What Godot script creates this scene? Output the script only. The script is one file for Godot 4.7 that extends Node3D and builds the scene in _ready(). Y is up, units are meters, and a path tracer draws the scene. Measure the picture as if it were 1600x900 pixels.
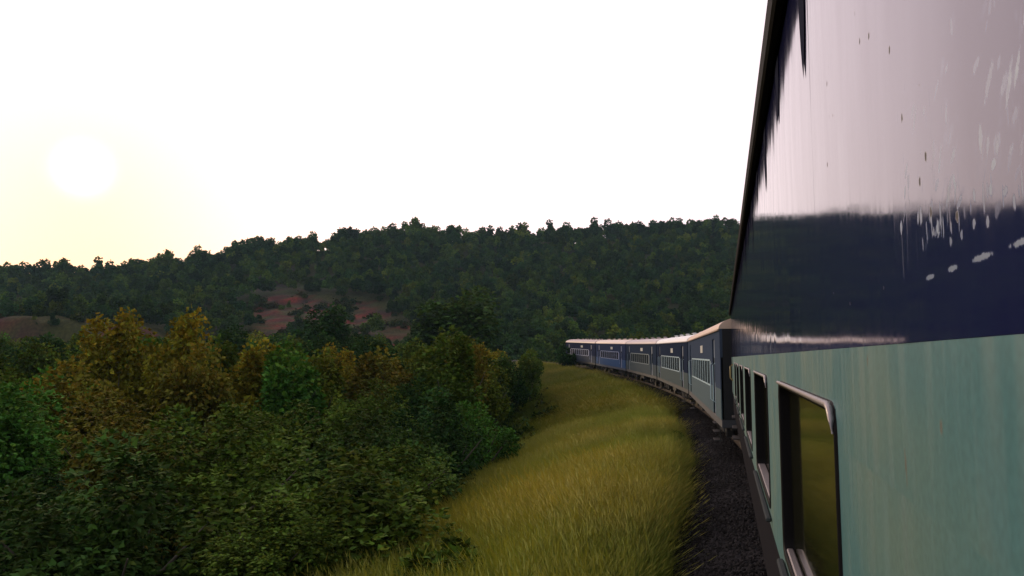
extends Node3D
# A long passenger train curving to the left through wooded hills at a hazy sunset.

const YAW := 15.6
const PITCH := 5.3
const EYE := Vector3(0, 2.45, 0)
const SUN_DIR := Vector3(-0.700, 0.2147, -0.681)

var used := {}
var noise := FastNoiseLite.new()
var fine := FastNoiseLite.new()
var path_p: PackedVector3Array
var path_h: PackedFloat32Array
const S0 := -40.0
const S1 := 150.0
const DS := 0.5

# ------------------------------------------------------------------ mesh collector
class MB:
	var v := PackedVector3Array()
	var n := PackedVector3Array()
	var c := PackedColorArray()
	var uv := PackedVector2Array()
	var ix := PackedInt32Array()
	func vert(p: Vector3, nn: Vector3, col := Color.WHITE, t := Vector2.ZERO) -> int:
		v.append(p); n.append(nn); c.append(col); uv.append(t)
		return v.size() - 1
	func tri_i(a: int, b: int, d: int) -> void:   # counter-clockwise seen from outside
		ix.append(a); ix.append(d); ix.append(b)
	func quad(a: Vector3, b: Vector3, d: Vector3, e: Vector3, col := Color.WHITE) -> void:
		var nn := (b - a).cross(d - a).normalized()
		if nn == Vector3.ZERO: nn = (d - a).cross(e - a).normalized()
		var i := v.size()
		vert(a, nn, col, Vector2(0, 0)); vert(b, nn, col, Vector2(1, 0)); vert(d, nn, col, Vector2(1, 1)); vert(e, nn, col, Vector2(0, 1))
		tri_i(i, i + 1, i + 2); tri_i(i, i + 2, i + 3)
	func tri(a: Vector3, b: Vector3, d: Vector3, col := Color.WHITE) -> void:
		var nn := (b - a).cross(d - a).normalized()
		var i := v.size()
		vert(a, nn, col); vert(b, nn, col); vert(d, nn, col)
		tri_i(i, i + 1, i + 2)
	func box(lo: Vector3, hi: Vector3, bevel := 0.0, col := Color.WHITE) -> void:
		if bevel <= 0.0:
			var p := []
			for k in 8: p.append(Vector3(hi.x if k & 1 else lo.x, hi.y if k & 2 else lo.y, hi.z if k & 4 else lo.z))
			quad(p[4], p[5], p[7], p[6], col); quad(p[1], p[0], p[2], p[3], col)
			quad(p[0], p[4], p[6], p[2], col); quad(p[5], p[1], p[3], p[7], col)
			quad(p[2], p[6], p[7], p[3], col); quad(p[0], p[1], p[5], p[4], col)
			return
		# chamfered: three crossed rectangles rounded on every edge
		var ce := (lo + hi) * 0.5
		var h := (hi - lo) * 0.5
		var b: float = min(bevel, min(h.x, min(h.y, h.z)) * 0.9)
		var q := func(s: Vector3, ax: int) -> Vector3:
			var r := Vector3(s.x * h.x, s.y * h.y, s.z * h.z)
			for k in 3:
				if k != ax: r[k] -= s[k] * b
			return ce + r
		for ax in 3:
			for sg in [-1.0, 1.0]:
				var u := (ax + 1) % 3
				var w := (ax + 2) % 3
				var f := []
				for t in [[-1, -1], [1, -1], [1, 1], [-1, 1]]:
					var s := Vector3.ZERO
					s[ax] = sg; s[u] = t[0]; s[w] = t[1]
					f.append(q.call(s, ax))
				if sg > 0: quad(f[0], f[1], f[2], f[3], col)
				else: quad(f[3], f[2], f[1], f[0], col)
		for ax in 3:      # edges along axis ax
			var u := (ax + 1) % 3
			var w := (ax + 2) % 3
			for su in [-1.0, 1.0]:
				for sw in [-1.0, 1.0]:
					var s := Vector3.ZERO
					s[u] = su; s[w] = sw; s[ax] = -1
					var s2 := s
					s2[ax] = 1
					var a: Vector3 = q.call(s, u); var d: Vector3 = q.call(s, w)
					var a2: Vector3 = q.call(s2, u); var d2: Vector3 = q.call(s2, w)
					if su * sw > 0: quad(a, d, d2, a2, col)
					else: quad(a2, d2, d, a, col)
		for k in 8:
			var s := Vector3(1 if k & 1 else -1, 1 if k & 2 else -1, 1 if k & 4 else -1)
			if s.x * s.y * s.z > 0: tri(q.call(s, 0), q.call(s, 1), q.call(s, 2), col)
			else: tri(q.call(s, 0), q.call(s, 2), q.call(s, 1), col)
	func tube(pts: Array, radii: Array, sides := 8, col := Color.WHITE, caps := true) -> void:
		var first := v.size()
		for i in pts.size():
			var dir: Vector3 = (pts[min(i + 1, pts.size() - 1)] - pts[max(i - 1, 0)]).normalized()
			var up := Vector3.UP if abs(dir.y) < 0.9 else Vector3.RIGHT
			var a := dir.cross(up).normalized()
			var b := dir.cross(a)
			for k in sides:
				var t := TAU * k / sides
				var r := a * cos(t) - b * sin(t)
				vert(pts[i] + r * radii[i], r, col, Vector2(float(k) / sides, i))
		for i in pts.size() - 1:
			for k in sides:
				var p := first + i * sides + k
				var q := first + i * sides + (k + 1) % sides
				tri_i(p, q + sides, q); tri_i(p, p + sides, q + sides)
		if caps:
			for e in [0, pts.size() - 1]:
				var dir: Vector3 = (pts[1] - pts[0]).normalized() * -1.0 if e == 0 else (pts[-1] - pts[-2]).normalized()
				var ci := vert(pts[e], dir, col)
				for k in sides:
					var x := vert(v[first + e * sides + k], dir, col)
					var y := vert(v[first + e * sides + (k + 1) % sides], dir, col)
					if e == 0: tri_i(ci, x, y)
					else: tri_i(ci, y, x)
	func mesh() -> ArrayMesh:
		var a := []
		a.resize(Mesh.ARRAY_MAX)
		a[Mesh.ARRAY_VERTEX] = v; a[Mesh.ARRAY_NORMAL] = n; a[Mesh.ARRAY_COLOR] = c; a[Mesh.ARRAY_TEX_UV] = uv; a[Mesh.ARRAY_INDEX] = ix
		var m := ArrayMesh.new()
		m.add_surface_from_arrays(Mesh.PRIMITIVE_TRIANGLES, a)
		return m

# ------------------------------------------------------------------ naming
func put(node: Node, called: String, parent: Node = self) -> Node:
	var key := str(parent.get_instance_id()) + called
	var k: int = used.get(key, 0)
	used[key] = k + 1
	node.name = called if k == 0 else "%s_%03d" % [called, k]
	parent.add_child(node, true)
	return node
func obj(called: String, shape, mat: Material, parent: Node = self) -> MeshInstance3D:
	var o := MeshInstance3D.new()
	o.mesh = shape.mesh() if shape is MB else shape
	o.material_override = mat
	put(o, called, parent)
	return o
func tag(o: Node, label: String, category := "", group := "", kind := "") -> Node:
	if label: o.set_meta("label", label)
	if category: o.set_meta("category", category)
	if group: o.set_meta("group", group)
	if kind: o.set_meta("kind", kind)
	return o
func lin(r: float, g: float, b: float) -> Color:
	return Color(r, g, b).linear_to_srgb()
func mat(col: Color, rough := 0.8, spec := 0.5, metal := 0.0) -> StandardMaterial3D:
	var m := StandardMaterial3D.new()
	m.albedo_color = col; m.roughness = rough; m.metallic_specular = spec; m.metallic = metal
	return m
func stuff(called: String, mesh: Mesh, m: Material, xf: Array, cols: Array, label: String, cat: String) -> MultiMeshInstance3D:
	var mm := MultiMesh.new()
	mm.transform_format = MultiMesh.TRANSFORM_3D
	mm.use_colors = cols.size() > 0
	mm.mesh = mesh
	mm.instance_count = xf.size()
	for i in xf.size():
		mm.set_instance_transform(i, xf[i])
		if cols.size(): mm.set_instance_color(i, cols[i])
	var o := MultiMeshInstance3D.new()
	o.multimesh = mm
	o.material_override = m
	put(o, called)
	tag(o, label, cat, "", "stuff")
	return o

# ------------------------------------------------------------------ the line of the track
func heading(s: float) -> float:
	return deg_to_rad(0.25) * max(0.0, s - 9.0)
func track_y(s: float) -> float:
	var k := [[-99, 0.0], [8, 0.0], [21, -0.14], [30, -0.16], [39, -0.08], [57, 0.14], [75, 0.45], [93, 0.85], [111, 1.35], [150, 2.2]]
	for i in k.size() - 1:
		if s <= k[i + 1][0]:
			var t: float = (s - k[i][0]) / (k[i + 1][0] - k[i][0])
			return lerp(float(k[i][1]), float(k[i + 1][1]), t)
	return 2.2
func build_path() -> void:
	var p := Vector3(1.83, 0, -S0)
	var s := S0
	while s <= S1 + 0.001:
		path_p.append(Vector3(p.x, track_y(s), p.z)); path_h.append(heading(s))
		var h := heading(s + DS * 0.5)
		p += Vector3(-sin(h), 0, -cos(h)) * DS
		s += DS
func at_track(s: float, left := 0.0, up := 0.0) -> Vector3:
	var f: float = clamp((s - S0) / DS, 0, path_p.size() - 1.001)
	var i := int(f)
	var p: Vector3 = path_p[i].lerp(path_p[i + 1], f - i)
	var h := heading(s)
	return p + Vector3(-cos(h), 0, sin(h)) * left + Vector3(0, up, 0)
func near_track(p: Vector3) -> Vector2:     # (s, distance to the left)
	var best := 1e9
	var bi := 0
	for i in range(0, path_p.size(), 5):
		var d := Vector2(path_p[i].x - p.x, path_p[i].z - p.z).length_squared()
		if d < best: best = d; bi = i
	var h := path_h[bi]
	var q := p - path_p[bi]
	return Vector2(S0 + bi * DS + q.dot(Vector3(-sin(h), 0, -cos(h))), q.dot(Vector3(-cos(h), 0, sin(h))))

# ground in a frame turned with the valley: a runs up the valley, b across it
func world(a: float, b: float, y := 0.0) -> Vector3:
	var t := deg_to_rad(YAW)
	return Vector3(-sin(t) * a + cos(t) * b, y, -cos(t) * a - sin(t) * b)
func ridge_height(b: float) -> float:
	var k := [[-900, 6], [-600, 10], [-400, 24], [-238, 40], [-189, 44], [-134, 57], [-103, 63], [-53, 70], [0, 70], [73, 76], [131, 80], [300, 66], [600, 26], [1200, 8]]
	for i in k.size() - 1:
		if b <= k[i + 1][0]:
			var t: float = clamp((b - k[i][0]) / float(k[i + 1][0] - k[i][0]), 0, 1)
			return lerp(float(k[i][1]), float(k[i + 1][1]), smoothstep(0.0, 1.0, t) * 0.5 + t * 0.5)
	return 8.0
func hill(a: float, b: float) -> float:
	var ar: float = 420.0 + (b * 0.3 if b < 0 else b * 0.15)
	ar = max(ar, 250.0)
	var hr := ridge_height(b)
	var t: float = (a - 150.0) / (ar - 150.0)
	var h := 0.0
	if t > 0.0 and t <= 1.0: h = hr * pow(t, 1.45)
	elif t > 1.0: h = hr * (0.35 + 0.65 * exp(-pow((a - ar) / 260.0, 2.0)))
	# the cut earth bank on the left: a flat shelf that ends in a steep red face
	if b < -55 and b > -210 and a > 150 and a < 250:
		var crest: float = 188.0 + 4.0 * noise.get_noise_2d(b * 3.0, 7.0)
		var shelf: float = 15.6 * smoothstep(-66.0, -100.0, b)
		var face: float = shelf * smoothstep(crest - 9.0, crest, a) * smoothstep(-210.0, -170.0, b)
		h = max(h, face)
	return h
func ground(a: float, b: float) -> float:
	var far := smoothstep(60.0, 160.0, a)
	var gully := smoothstep(160.0, 180.0, a) * smoothstep(340.0, 300.0, a) * smoothstep(10.0, -20.0, b)
	var h := -4.2 + hill(a, b) + noise.get_noise_2d(a * 0.9, b * 0.9) * (0.5 + 2.2 * far) + gully * (1.3 * noise.get_noise_2d(a * 3.0 + 11.0, b * 6.0) + 0.8 * noise.get_noise_2d(a * 9.0, b * 12.0))
	var q := near_track(world(a, b)) if a < 170 and a > -40 and abs(b) < 90 else Vector2(0, 99)
	if abs(q.y) < 22.0:
		h = lerp(h, min(h, track_y(q.x) - 4.6), 1.0 - smoothstep(13.0, 22.0, abs(q.y)))
	return h
func bare(a: float, b: float) -> float:       # how much the red earth shows
	var u := (a - 256.0 + (b + 66.0) * 0.75) / 44.0
	var w := (b + 66.0) / 42.0
	var k := 1.0 - sqrt(u * u + w * w) + noise.get_noise_2d(a * 2.6, b * 2.6) * 0.6
	var m := smoothstep(0.05, 0.4, k)
	if b < -60 and b > -200 and a > 170 and a < 196:
		m = max(m, smoothstep(-0.25, 0.2, noise.get_noise_2d(a * 4.0 + 90.0, b * 2.7) + 0.14) * smoothstep(174.0, 180.0, a) * smoothstep(196.0, 190.0, a))
	return m

func clearing(a: float, b: float) -> float:   # the grassy clearing above the red earth
	var u := (a - 312.0) / 34.0
	var w := (b + 96.0) / 34.0
	return smoothstep(0.0, 0.3, 1.0 - sqrt(u * u + w * w) + noise.get_noise_2d(a * 2.5 + 20.0, b * 2.5) * 0.5)

# ------------------------------------------------------------------ foliage
func crown(sd: int, radius: Vector3, lobes: int, leaves: int, size: float, near: bool, bloom: float) -> ArrayMesh:
	var r := RandomNumberGenerator.new()
	r.seed = sd
	var m := MB.new()
	var centre := []
	for i in lobes:
		var d := Vector3(r.randfn(), r.randfn() * 0.8 + 0.15, r.randfn()).normalized() * pow(r.randf(), 0.5)
		centre.append([Vector3(d.x * radius.x, d.y * radius.y, d.z * radius.z) * 0.82, r.randf_range(0.2, 0.42), r.randf_range(0.45, 1.0), r.randf_range(0.0, 1.0)])
	var per := 4 if near else 2
	var tumble := 0.5 if near else 1.3
	for i in leaves / per:
		var L = centre[r.randi() % lobes]
		var d := Vector3(r.randfn(), r.randfn() + 0.2, r.randfn()).normalized()
		var out: float = L[1] * r.randf_range(0.55, 1.08)
		var p: Vector3 = L[0] + Vector3(d.x * radius.x, d.y * radius.y, d.z * radius.z) * out
		var top: float = clamp(p.y / radius.y * 0.5 + 0.5, 0, 1)
		var flower: bool = r.randf() < bloom * smoothstep(0.45, 0.95, top) * (0.35 + L[3])
		for j in per:
			var e := (d + Vector3(r.randfn(), r.randfn() * 0.6 - 0.25, r.randfn()) * 0.75).normalized()
			var side := e.cross(Vector3(r.randfn() * tumble, 1.0, r.randfn() * tumble)).normalized()
			var up := side.cross(e)
			var ln := size * r.randf_range(0.6, 1.25)
			var wd := ln * r.randf_range(0.28, 0.42)
			var br: float = L[2] * r.randf_range(0.4, 1.0)
			var col := Color(br * r.randf_range(0.75, 1.05), br, br * r.randf_range(0.5, 0.9))
			if flower: col = Color(br * 1.05, br * 0.86, br * 0.5); ln *= 0.8
			var tip := p + e * ln - up * ln * 0.18
			if near:
				var i0 := m.v.size()
				var a1 := p + e * ln * 0.35 + side * wd - up * ln * 0.03
				var a2 := p + e * ln * 0.35 - side * wd - up * ln * 0.03
				var mid := p + e * ln * 0.5 + up * ln * 0.06
				var n1 := (up + side * 0.25).normalized()
				var n2 := (up - side * 0.25).normalized()
				m.vert(p, up, col); m.vert(a1, n1, col); m.vert(tip, up, col); m.vert(a2, n2, col); m.vert(mid, up, col)
				m.tri_i(i0, i0 + 1, i0 + 4); m.tri_i(i0 + 1, i0 + 2, i0 + 4); m.tri_i(i0 + 2, i0 + 3, i0 + 4); m.tri_i(i0 + 3, i0, i0 + 4)
			else:
				var i0 := m.v.size()
				m.vert(p - e * ln * 0.3, up, col); m.vert(p + e * ln * 0.25 + side * wd * 1.3, up, col); m.vert(tip, up, col); m.vert(p + e * ln * 0.2 - side * wd * 1.3, up, col)
				m.tri_i(i0, i0 + 1, i0 + 2); m.tri_i(i0, i0 + 2, i0 + 3)
	return m.mesh()
func trunk(sd: int, height: float, r0: float, limbs: int, reach: float) -> ArrayMesh:
	var r := RandomNumberGenerator.new()
	r.seed = sd
	var m := MB.new()
	var pts := [Vector3(0, -0.3, 0)]
	var rad := [r0 * 1.5]
	for i in range(1, 6):
		var t := i / 5.0
		pts.append(Vector3(r.randfn() * 0.05 * height * t, height * t, r.randfn() * 0.05 * height * t)); rad.append(r0 * (1.05 - 0.7 * t))
	m.tube(pts, rad, 7)
	for i in limbs:
		var t := r.randf_range(0.35, 0.9)
		var k := int(t * 5)
		var p: Vector3 = pts[k].lerp(pts[min(k + 1, 5)], t * 5 - k)
		var a := TAU * (i + r.randf() * 0.6) / limbs
		var q := p + Vector3(cos(a) * reach * 0.5, height * 0.14, sin(a) * reach * 0.5)
		var e := q + Vector3(cos(a) * reach * 0.4, height * 0.2, sin(a) * reach * 0.4)
		m.tube([p, q, e], [r0 * 0.45, r0 * 0.28, r0 * 0.1], 5)
	return m.mesh()

var bark: StandardMaterial3D
var leafs := {}
var kinds := {}
func leaf_mat(r: float, g: float, b: float, back := 0.5) -> StandardMaterial3D:
	var m := mat(lin(r, g, b), 0.8, 0.12)
	m.vertex_color_use_as_albedo = true
	m.backlight_enabled = true
	m.backlight = Color(back, back, back * 0.5)
	m.cull_mode = BaseMaterial3D.CULL_DISABLED
	return m
func tree_kind(called: String, shape: ArrayMesh, stem: ArrayMesh, lift: float) -> Node3D:
	var o := Node3D.new()
	o.name = called
	var t := MeshInstance3D.new(); t.mesh = stem; t.material_override = bark; t.name = "trunk"
	o.add_child(t, true)
	var c := MeshInstance3D.new(); c.mesh = shape; c.position.y = lift; c.name = "crown"
	o.add_child(c, true)
	return o
func plant(proto: Node3D, called: String, at: Vector3, size: Vector3, turn: float, tone: String, label: String, cat: String, group := "") -> Node3D:
	var o: Node3D = proto.duplicate()
	put(o, called)
	o.position = at; o.scale = size; o.rotation.y = turn
	(o.get_node("crown") as MeshInstance3D).material_override = leafs[tone]
	tag(o, label, cat, group)
	return o

# ------------------------------------------------------------------ carriages
func wavy(m: MB, x: float, z0: float, z1: float, y0: float, y1: float, amp: float, step := 0.06, z_off := 0.0, tile := 0.0) -> void:
	# a sheet of the left side wall (facing -x) with the slight dents of hand-worked steel
	var nz: int = max(1, int(ceil((z1 - z0) / step)))
	var ny: int = max(1, int(ceil((y1 - y0) / (step * 1.3))))
	var f := func(z: float, y: float) -> float:
		return amp * (noise.get_noise_2d((z + z_off) * 55.0, y * 26.0) + 0.35 * noise.get_noise_2d((z + z_off) * 190.0 + 50.0, y * 40.0))
	var first := m.v.size()
	for i in nz + 1:
		for j in ny + 1:
			var z := lerpf(z0, z1, float(i) / nz)
			var y := lerpf(y0, y1, float(j) / ny)
			var e := 0.01
			var gz: float = (f.call(z + e, y) - f.call(z - e, y)) / (2 * e)
			var gy: float = (f.call(z, y + e) - f.call(z, y - e)) / (2 * e)
			m.vert(Vector3(x - f.call(z, y), y, z), Vector3(-1, -gy, -gz).normalized(), Color.WHITE, Vector2(z * tile, -y * tile * 2.0) if tile > 0.0 else Vector2((z - z0) / (z1 - z0), 1.0 - (y - y0) / (y1 - y0)))
	for i in nz:
		for j in ny:
			var p := first + i * (ny + 1) + j
			m.tri_i(p, p + ny + 1, p + ny + 2); m.tri_i(p, p + ny + 2, p + 1)
func ring(x: float, z0: float, z1: float, y0: float, y1: float, margin: float, rad: float, proud: float, inward: float, depth: float) -> MB:
	# a rounded window frame on the left wall: convex strip round the opening plus its jamb
	var m := MB.new()
	var loop := func(grow: float, rr: float) -> Array:
		var out := []
		var cz := [z1 + grow - rr, z0 - grow + rr, z0 - grow + rr, z1 + grow - rr]
		var cy := [y1 + grow - rr, y1 + grow - rr, y0 - grow + rr, y0 - grow + rr]
		for q in 4:
			for k in 7:
				var t := (q + k / 6.0) * PI / 2
				out.append(Vector2(cz[q] + cos(t) * rr, cy[q] + sin(t) * rr))
		return out
	var prof := [[margin, -0.002], [margin - 0.006, proud * 0.7], [margin * 0.4, proud], [-inward * 0.5, proud * 0.75], [-inward, 0.0], [-inward, -depth]]
	var first := m.v.size()
	var cnt := 28
	for p in prof.size():
		var l: Array = loop.call(prof[p][0], max(0.01, rad + prof[p][0]))
		for k in cnt: m.vert(Vector3(x - prof[p][1], l[k].y, l[k].x), Vector3.ZERO)
	for p in prof.size() - 1:
		for k in cnt:
			var a := first + p * cnt + k
			var b := first + p * cnt + (k + 1) % cnt
			m.tri_i(a, a + cnt, b + cnt); m.tri_i(a, b + cnt, b)
	for i in range(0, m.ix.size(), 3):
		var a := m.v[m.ix[i]]; var b := m.v[m.ix[i + 2]]; var d := m.v[m.ix[i + 1]]
		var nn := (b - a).cross(d - a)
		for q in 3: m.n[m.ix[i + q]] += nn
	for i in m.n.size(): m.n[i] = m.n[i].normalized()
	return m
func side_box(m: MB, W: float, y0: float, y1: float, z0: float, z1: float, t := 0.07) -> void:
	m.box(Vector3(-W, y0, z0), Vector3(-W + t, y1, z1))
func roof_shape(W: float, yg: float, yt: float, L: float, over := 0.02) -> MB:
	var m := MB.new()
	var k := 16
	var pts := []
	var nrm := []
	for i in k + 1:
		var t := PI * i / k
		var c := cos(t); var s := sin(t)
		var px := -signf(c) * pow(abs(c), 0.72) * (W + over)
		pts.append(Vector2(px, yg + pow(s, 0.95) * (yt - yg)))
	for i in k + 1:
		var d: Vector2 = pts[min(i + 1, k)] - pts[max(i - 1, 0)]
		nrm.append(Vector3(-d.y, d.x, 0).normalized())
	var seg := 24
	for j in seg + 1:
		var z := lerpf(0.0, -L, float(j) / seg)
		for i in k + 1:
			var w := 0.0015 * noise.get_noise_2d(z * 40.0, i * 9.0)
			m.vert(Vector3(pts[i].x, pts[i].y + w, z), nrm[i], Color.WHITE, Vector2(z * 0.4, i / 5.0))
	for j in seg:
		for i in k:
			var a := j * (k + 1) + i
			var b := a + k + 1
			m.tri_i(a, a + 1, b + 1); m.tri_i(a, b + 1, b)
	for z in [0.0, -L]:
		for i in k:
			var a := Vector3(pts[i].x, pts[i].y, z); var b := Vector3(pts[i + 1].x, pts[i + 1].y, z); var d := Vector3(0, yg, z)
			if z == 0.0: m.tri(d, b, a)
			else: m.tri(d, a, b)
	return m
var M := {}
func bogie(parent: Node3D, z: float, floor_y: float) -> void:
	var f := MB.new()
	for sx in [-1.0, 1.0]:
		f.box(Vector3(sx * 1.12 - 0.07, 0.5, z - 1.75), Vector3(sx * 1.12 + 0.07, 0.68, z + 1.75), 0.02)
		for zz in [-1.28, 1.28]:
			f.box(Vector3(sx * 1.18 - 0.12, 0.3, z + zz - 0.17), Vector3(sx * 1.18 + 0.12, 0.58, z + zz + 0.17), 0.03)
		for zz in [-0.3, 0.3]:
			f.tube([Vector3(sx * 1.2, 0.36, z + zz), Vector3(sx * 1.2, floor_y, z + zz)], [0.11, 0.11], 10)
	f.box(Vector3(-1.05, 0.46, z - 0.3), Vector3(1.05, floor_y, z + 0.3), 0.02)
	var b := obj("bogie", f, M.iron, parent)
	for zz in [-1.28, 1.28]:
		for sx in [-1.0, 1.0]:
			var w := MB.new()
			w.tube([Vector3(sx * 0.75, 0.46, z + zz), Vector3(sx * 0.775, 0.46, z + zz), Vector3(sx * 0.78, 0.46, z + zz), Vector3(sx * 0.9, 0.46, z + zz)], [0.49, 0.49, 0.457, 0.457], 24)
			obj("wheel", w, M.wheel, b)
		var ax := MB.new()
		ax.tube([Vector3(-0.76, 0.46, z + zz), Vector3(0.76, 0.46, z + zz)], [0.08, 0.08], 10)
		obj("axle", ax, M.iron, b)
func coach(d: Dictionary, label: String) -> Node3D:
	var o := Node3D.new()
	put(o, "railway_carriage")
	tag(o, label, "railway carriage", "carriages of the curving train")
	var L: float = d.L; var W: float = d.W
	var near: bool = d.get("near", false)
	var amp := 0.0018 if near else 0.0
	# sole bar and floor
	var sb := MB.new()
	sb.box(Vector3(-W + 0.012, d.yb, -L), Vector3(W - 0.012, d.y0 - 0.003, 0), 0.012)
	obj("sole_bar", sb, d.sole, o)
	var doors: Array = d.doors
	var wins: Array = d.wins
	# lower wall, cut by doors and windows
	var lower := MB.new(); var band := MB.new(); var blank := MB.new()
	var cuts := doors.duplicate(); cuts.sort_custom(func(p, q): return p[0] < q[0])
	var runs := []
	var at := 0.0
	for c in cuts:
		runs.append([at, c[0]]); at = c[1]
	runs.append([at, L])
	var sheet := func(m: MB, s0: float, s1: float, y0: float, y1: float) -> void:
		if s1 - s0 < 0.01: return
		if near:
			wavy(m, -W, -s1, -s0, y0, y1, amp * 0.03, 0.06, 0.0, 0.22)
			m.quad(Vector3(-W, y0, -s1), Vector3(-W + 0.07, y0, -s1), Vector3(-W + 0.07, y1, -s1), Vector3(-W, y1, -s1))
			m.quad(Vector3(-W + 0.07, y0, -s0), Vector3(-W, y0, -s0), Vector3(-W, y1, -s0), Vector3(-W + 0.07, y1, -s0))
			m.quad(Vector3(-W, y1, -s0), Vector3(-W, y1, -s1), Vector3(-W + 0.07, y1, -s1), Vector3(-W + 0.07, y1, -s0))
			m.quad(Vector3(-W, y0, -s1), Vector3(-W, y0, -s0), Vector3(-W + 0.07, y0, -s0), Vector3(-W + 0.07, y0, -s1))
		else:
			side_box(m, W, y0, y1, -s1, -s0, 0.025)
	for r in runs:
		sheet.call(lower, r[0], r[1], d.y0, d.yw0)
		var here := []
		for w in wins:
			if w[0] > r[0] and w[1] < r[1]: here.append(w)
		var p: float = r[0]
		for w in here:
			if p > r[0] or near: sheet.call(band, p, w[0], d.yw0, d.yw1)
			else:
				sheet.call(band, w[0] - 0.3, w[0], d.yw0, d.yw1); sheet.call(blank, p, w[0] - 0.3, d.yw0, d.yw1)
			p = w[1]
		if near or here.is_empty(): sheet.call(band if near else blank, p, r[1], d.yw0, d.yw1)
		else:
			sheet.call(band, p, p + 0.3, d.yw0, d.yw1); sheet.call(blank, p + 0.3, r[1], d.yw0, d.yw1)
		sheet.call(band if near else blank, r[0], r[1], d.yw1, d.ys)
	obj("lower_wall", lower, d.lower, o)
	obj("window_band", band, d.band, o)
	if not near: obj("waist_panel", blank, d.upper, o)
	# upper wall in steel sheets
	var k := 0
	for p in d.panels:
		var m := MB.new()
		if near: wavy(m, -W - (0.0006 if k % 2 else 0.0), -p[1] + 0.0006, -p[0] - 0.0006, d.ys + 0.0003, d.yg, amp, 0.05, k * 3.7)
		else: side_box(m, W, d.ys + 0.002, d.yg, -p[1] + 0.004, -p[0] - 0.004)
		var pm: Material = d.upper if not p.size() > 2 else p[2]
		obj("upper_panel", m, pm, o)
		k += 1
	var back := MB.new()        # right-hand wall, ends and what is behind the sheets
	back.box(Vector3(W - 0.07, d.y0, -L), Vector3(W, d.ys, 0))
	obj("far_wall", back, d.lower, o)
	var back2 := MB.new()
	back2.box(Vector3(W - 0.07, d.ys + 0.003, -L), Vector3(W, d.yg, 0))
	obj("far_upper_wall", back2, d.upper, o)
	for z in [0.0, -L + 0.06]:
		var ends := MB.new()
		ends.box(Vector3(-W + 0.072, d.y0, z - 0.06), Vector3(W - 0.073, d.yg, z))
		obj("end_wall", ends, d.ends, o)
	var inner := MB.new()
	if near: inner.box(Vector3(-W + 0.012, d.ys + 0.01, -L + 0.07), Vector3(-W + 0.06, d.yg, -0.07))
	inner.box(Vector3(0.25, d.y0 + 0.02, -L + 0.1), Vector3(0.3, d.yg - 0.1, -0.1))
	obj("partition", inner, M.dark, o)
	# roof and gutter
	var rf := obj("roof", roof_shape(W, d.yg + 0.004, d.yt, L), d.roof, o)
	for z in range(2, int(L) - 1, 3):
		for sx in [-0.55, 0.55]:
			var vm := MB.new()
			vm.tube([Vector3(sx, d.yt - 0.06, -z), Vector3(sx, d.yt + 0.06, -z), Vector3(sx, d.yt + 0.07, -z), Vector3(sx, d.yt + 0.12, -z)], [0.09, 0.09, 0.19, 0.05], 12)
			obj("ventilator", vm, d.roof, rf)
	var gm := MB.new()
	var gm3 := MB.new()
	var gh := 0.12 if near else 0.05
	gm.box(Vector3(-W - 0.045, d.yg - gh, -L), Vector3(-W - 0.004, d.yg, 0), 0.01)
	gm3.box(Vector3(W + 0.004, d.yg - gh, -L), Vector3(W + 0.045, d.yg, 0), 0.01)
	obj("gutter", gm, d.gutter, o)
	obj("gutter", gm3, d.gutter, o)
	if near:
		for i in 16:  # matte dark streaks tapering down the navy sheets from the gutter
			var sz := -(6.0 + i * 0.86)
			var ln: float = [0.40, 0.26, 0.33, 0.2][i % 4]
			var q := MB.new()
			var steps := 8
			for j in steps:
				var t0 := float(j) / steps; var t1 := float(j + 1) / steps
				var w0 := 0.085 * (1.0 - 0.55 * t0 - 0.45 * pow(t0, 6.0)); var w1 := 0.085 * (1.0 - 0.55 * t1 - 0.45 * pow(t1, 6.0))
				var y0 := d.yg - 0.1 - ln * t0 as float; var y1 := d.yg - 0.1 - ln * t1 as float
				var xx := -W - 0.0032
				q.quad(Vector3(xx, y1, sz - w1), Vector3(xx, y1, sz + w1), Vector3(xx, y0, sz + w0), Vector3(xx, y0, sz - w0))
			obj("dark_streak", q, M.streak_navy, o)
	# windows
	for i in wins.size():
		var w = wins[i]
		var z0: float = -w[1]; var z1: float = -w[0]
		var deep: float = w[2] if w.size() > 2 else 0.05
		var fr: MeshInstance3D
		if near: fr = obj("window", ring(-W, z0, z1, d.yw0, d.yw1, 0.016, 0.055, 0.007, 0.012, deep + 0.01), M.rubber, o)
		else:
			var fm := MB.new()
			for q in [[z0 - 0.05, z0, d.yw0 - 0.05, d.yw1 + 0.05], [z1, z1 + 0.05, d.yw0 - 0.05, d.yw1 + 0.05], [z0, z1, d.yw1, d.yw1 + 0.05], [z0, z1, d.yw0 - 0.05, d.yw0]]:
				fm.box(Vector3(-W - 0.005, q[2], q[0]), Vector3(-W - 0.001, q[3], q[1]))
			fr = obj("window", fm, d.frame, o)
		var pm := MB.new()
		pm.box(Vector3(-W + deep, d.yw0, z0), Vector3(-W + deep + 0.008, d.yw1, z1))
		obj("pane", pm, M.glass if near else M.glass_far, fr)
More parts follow.
